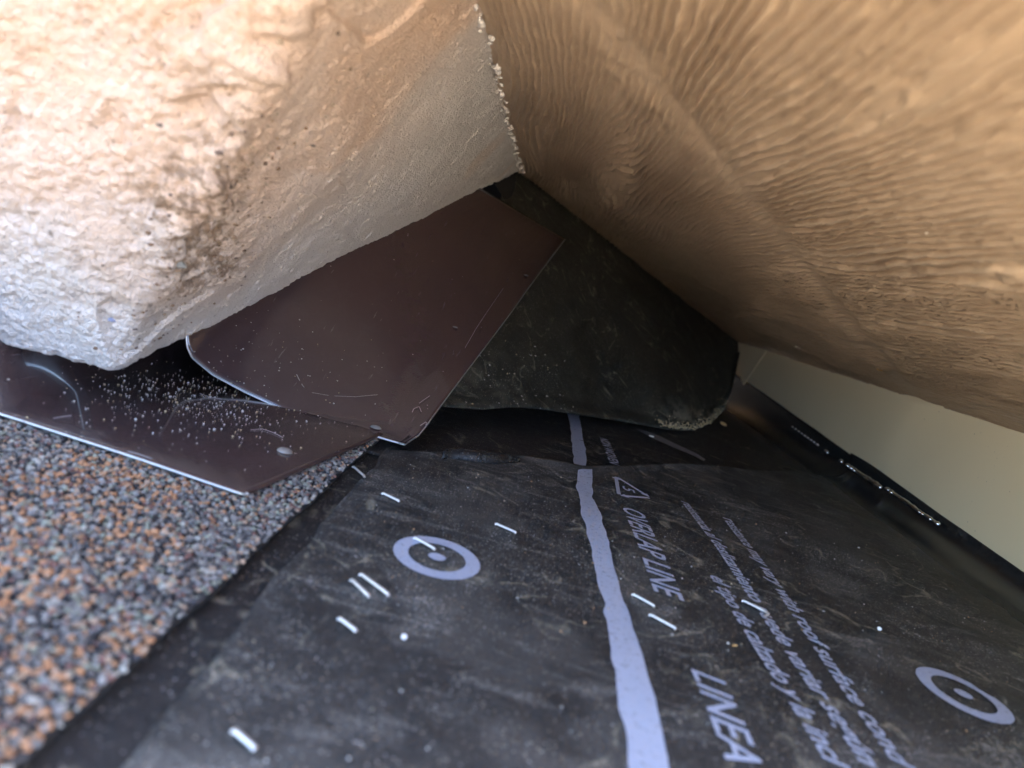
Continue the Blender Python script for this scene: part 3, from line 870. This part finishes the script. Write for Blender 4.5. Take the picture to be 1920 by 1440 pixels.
for u, v, r in ((704, 796, .030), (851, 616, .020), (984, 517, .024)): dab(uf, PU, u, v, r)
dab(lf, PL, 535, 852, .034)

# thin scratches in the paint
M_SCR = plain('bare_scratch', (.34, .30, .30), .4)
def on_sheet(G, u, v):
    fg = G.reshape(-1, 3); d = (fg-CO)@CM
    px = np.stack([960+FPX*d[:, 0]/d[:, 2], 720+FPX*d[:, 1]/d[:, 2]], 1)
    e = (px[:, 0]-u)**2+(px[:, 1]-v)**2; k = np.argsort(e)[:4]; w = 1/(e[k]+4); w /= w.sum()
    dep = (d[k, 2]*w).sum()
    return CO+(CM@cray(u, v))*dep*.9965
for tgt, G_, pl, r_ in ((uf, PU, [(556, 702), (564, 718), (570, 726)], .0022), (uf, PU, [(872, 652), (895, 612), (920, 575), (944, 540)], .0012),
                        (uf, PU, [(585, 736), (620, 742), (665, 744), (708, 740)], .0013), (uf, PU, [(770, 779), (776, 766), (786, 762), (790, 772)], .0018),
                        (uf, PU, [(786, 756), (800, 746), (806, 742)], .0018), (uf, PU, [(788, 798), (800, 790), (798, 800), (806, 792)], .0022),
                        (lf, PL, [(375, 738), (392, 744), (415, 748)], .0022), (lf, PL, [(470, 806), (492, 804), (515, 812), (530, 820)], .0020),
                        (lf, PL, [(240, 846), (262, 852), (285, 860)], .0022), (lf, PL, [(100, 784), (118, 781), (134, 779)], .0020)):
    V, F = tube(resample([on_sheet(G_, u, v) for u, v in pl], 12), r_, 5, .5)
    mesh('scratch', V, F, M_SCR, tgt)

# ------------------------------------------------------------------ caulk strand in the inner corner
cp = np.array([on_y(u, v, y)+np.array([.02, 0, -.015]) for u, v, y in ((978, 90, 3.2), (982, 150, 3.7), (986, 200, 4.3), (990, 255, 5.2), (994, 302, 6.0))])
V, F = tube(resample(cp, 20), .016, 7)
tag(mesh('caulk_strand', V, F, M_CAULK, base=cp[-1]), 'thin white caulk strand in the corner between stucco and board', 'caulk')

# ------------------------------------------------------------------ staples
def place(u, v):
    q = on_z(u, v, M1Z)
    for _ in range(4): q = on_z(u, v, float(m1z(np.array([q[0]]), np.array([q[1]]))[0])+.012)
    return q
staples = [((662, 874), (684, 893), 'staple nearest the lip of the upper flashing, beside the shingle edge', 0),
           ((717, 924), (749, 939), 'bright staple on the dusty sheet just below the flashing corner', 0),
           ((929, 981), (968, 998), 'lone bright staple above and right of the complete white ring', 0),
           ((777, 1007), (816, 1029), 'staple driven across the upper rim of the white ring', 0),
           ((676, 1075), (730, 1115), 'wider of the two paired staples left of the white ring', 0),
           ((659, 1086), (693, 1118), 'thinner of the two paired staples left of the white ring', 0),
           ((636, 1158), (668, 1182), 'out-of-focus staple in pale dust below the paired staples', 0),
           ((1186, 1113), (1228, 1136), 'upper of two staples right of the stripe, warm tinted', 0),
           ((1218, 1151), (1268, 1178), 'lower and brighter of two staples right of the stripe', 0),
           ((1392, 1125), (1433, 1145), 'staple with a hooked end among the small lettering', 1),
           ((438, 1368), (478, 1402), 'blurred staple nearest the camera, near the shingle edge', 0)]
for (a, b, lab, hook) in staples:
    pa, pb = place(*a), place(*b)
    pts = [pa+(pb-pa)*k+[0, 0, -.004*(abs(k-.5) > .45)] for k in (0, .06, .3, .5, .7, .94)]
    d = (pb-pa)/np.linalg.norm(pb-pa)
    if hook: pts += [pb+d*.012+np.array([0, -.012, 0]), pb+np.array([.002, -.03, 0]), pb+np.array([-.012, -.038, -.01])]
    else: pts += [pb+[0, 0, -.004]]
    V, F = tube(pts, .0058, 8, .75)
    o = mesh('staple', V, F, M_STEEL, base=pa)
    tag(o, lab, 'staple', 'staples in the membrane')

# ------------------------------------------------------------------ loose grit and crumbs
def scatter(name, label, pts, r, tint, cat='grit'):
    V, F, T = rocks(np.asarray(pts), r, tint, .75)
    o = mesh(name, V, F, M_GRAN, smooth=False, attrs={'tint': T})
    return tag(o, label, cat, kind='stuff')
# fine grit on the flashing below the corner
def pick(G, n, w):
    f = G.reshape(-1, 3); w = np.clip(w.reshape(-1), 0, None); k = RNG.choice(len(f), n, p=w/w.sum())
    return f[k]+np.stack([RNG.uniform(-.02, .02, n), RNG.uniform(-.02, .02, n), np.zeros(n)], 1)
cw = np.exp(-(((PL[..., 0]+1.42)/.34)**2+((PL[..., 1]-2.85)/.38)**2))+.02
g1 = pick(PL, 900, cw); g1[:, 2] += .003
cu_ = np.exp(-((ss[:, None]-.03)/.12)**2)*np.exp(-((np.linspace(0, 1, 90)[None]-.35)/.3)**2)+.004
g2 = pick(PU, 170, cu_); g2[:, 2] += .004
gp = np.concatenate([g1, g2])
GP = np.array([(.45, .43, .40), (.36, .32, .27), (.42, .34, .20), (.52, .50, .48)])
scatter('stucco_grit', 'fine pale stucco grit fallen on the brown flashing', gp, RNG.uniform(.0009, .0032, len(gp))*RNG.choice([1, 1, 1, 1.7], len(gp)), GP[RNG.integers(0, 4, len(gp))])
n = 420
mx = RNG.uniform(-.5, 2.6, n); my = RNG.uniform(.9, 4.2, n)
ok = my < m1_far(mx)-.05; mx, my = mx[ok], my[ok]
mp = np.stack([mx, my, m1z(mx, my)+.003], 1)
scatter('loose_granules', 'loose shingle granules scattered over the dusty sheet', mp, RNG.uniform(.0012, .0036, len(mp))*RNG.choice([1, 1, 1, 1, 1.6], len(mp)),
        np.array([(.45, .43, .40), (.42, .34, .24), (.40, .24, .13), (.5, .5, .48)])[RNG.integers(0, 4, len(mp))])
fpick = pick(PF[:30, 25:60], 60, np.ones(PF[:30, 25:60].shape[:2]))+nB*.006
scatter('flap_grit', 'pale grains lying on the lower flap by the flashing', fpick, RNG.uniform(.003, .007, 60), GP[RNG.integers(0, 4, 60)])

kc = RNG.uniform(0, 1, 110)**.8
cy_ = 2.6+kc*3.7
cpts = np.stack([P[0]+.015+RNG.uniform(-.03, .025, 110), cy_, np.zeros(110)], 1); cpts[:, 2] = wz(cpts[:, 0])-.012-RNG.uniform(0, .02, 110)
scatter('stucco_crumbs', 'crumbly stucco ridge along the joint with the board', cpts, RNG.uniform(.006, .020, 110), np.array([(.60, .57, .53), (.52, .47, .42)])[RNG.integers(0, 2, 110)])

fs_ = PF[1:16, 84:124]; fs_w = np.exp(-(np.arange(15)/5.)**2)[:, None]*np.ones((15, 40))
fsp = pick(fs_, 420, fs_w)+nB*.006
scatter('edge_sand', 'ochre sand caught along the lower edge of the flap', fsp, RNG.uniform(.004, .012, 420), np.array([(.50, .40, .22), (.40, .32, .18), (.55, .46, .30)])[RNG.integers(0, 3, 420)])

def chip(p, size, ang, m, lab, cat='wood chip', nrm=(0, 0, 1)):
    v = ico*np.array([1, .38, .3])*size*(1+.3*RNG.uniform(-1, 1, (12, 1)))
    ca, sa = math.cos(ang), math.sin(ang)
    v = np.stack([v[:, 0]*ca-v[:, 1]*sa, v[:, 0]*sa+v[:, 1]*ca, v[:, 2]], 1)+p
    tag(mesh('wood_chip', v, [tuple(f) for f in icoF], m, smooth=False, base=p), lab, cat, 'crumbs of wood and foam')
def onW(u, v): return on_plane(u, v, P, nW)+nW*.010
chip(onW(1741, 432), .011, 1.2, M_CHIPW, 'pale crumb stuck high on the grained board')
chip(onW(1650, 690), .040, .4, M_CHIP, 'orange chip on the lower edge of the grained board')
chip(onW(1500, 650), .045, .1, M_CHIPW, 'pale sliver on the board near the beige panel end')
chip(on_z(1357, 795, .09), .06, -.9, M_CHIP, 'amber sliver on the dark membrane below the flap corner')
chip(on_z(1222, 818, .06), .028, .3, M_CHIPW, 'white chip on the dark strip under the dusty flap edge')
chip(place(1378, 1210), .012, .5, M_CHIP, 'small orange crumb left of the small lettering')
def bead(u, v, r, lab):
    p = place(u, v); p = p+[0, 0, r*.6]
    k = ico.copy(); mid_ = {}
    V = list(k); F = []
    def m_(a, b):
        key = (min(a, b), max(a, b))
        if key not in mid_:
            q = V[a]+V[b]; V.append(q/np.linalg.norm(q)); mid_[key] = len(V)-1
        return mid_[key]
    for a, b, c in icoF:
        ab, bc, ca = m_(a, b), m_(b, c), m_(c, a); F += [(a, ab, ca), (b, bc, ab), (c, ca, bc), (ab, bc, ca)]
    tag(mesh('foam_bead', np.array(V)*r*np.array([1, 1, .85])+p, F, M_BEAD, base=p), lab, 'bead', 'crumbs of wood and foam')
bead(1648, 1181, .009, 'white bead on the membrane above the cut-off ring')
bead(757, 1197, .008, 'white bead on the dusty sheet below the staple pair')

# ------------------------------------------------------------------ tilt the whole place to its real pitch
for o in list(scene.objects):
    if o.parent is None and o.type not in {'CAMERA', 'LIGHT'}:
        o.matrix_world = ROT @ Matrix.Translation(o.location)
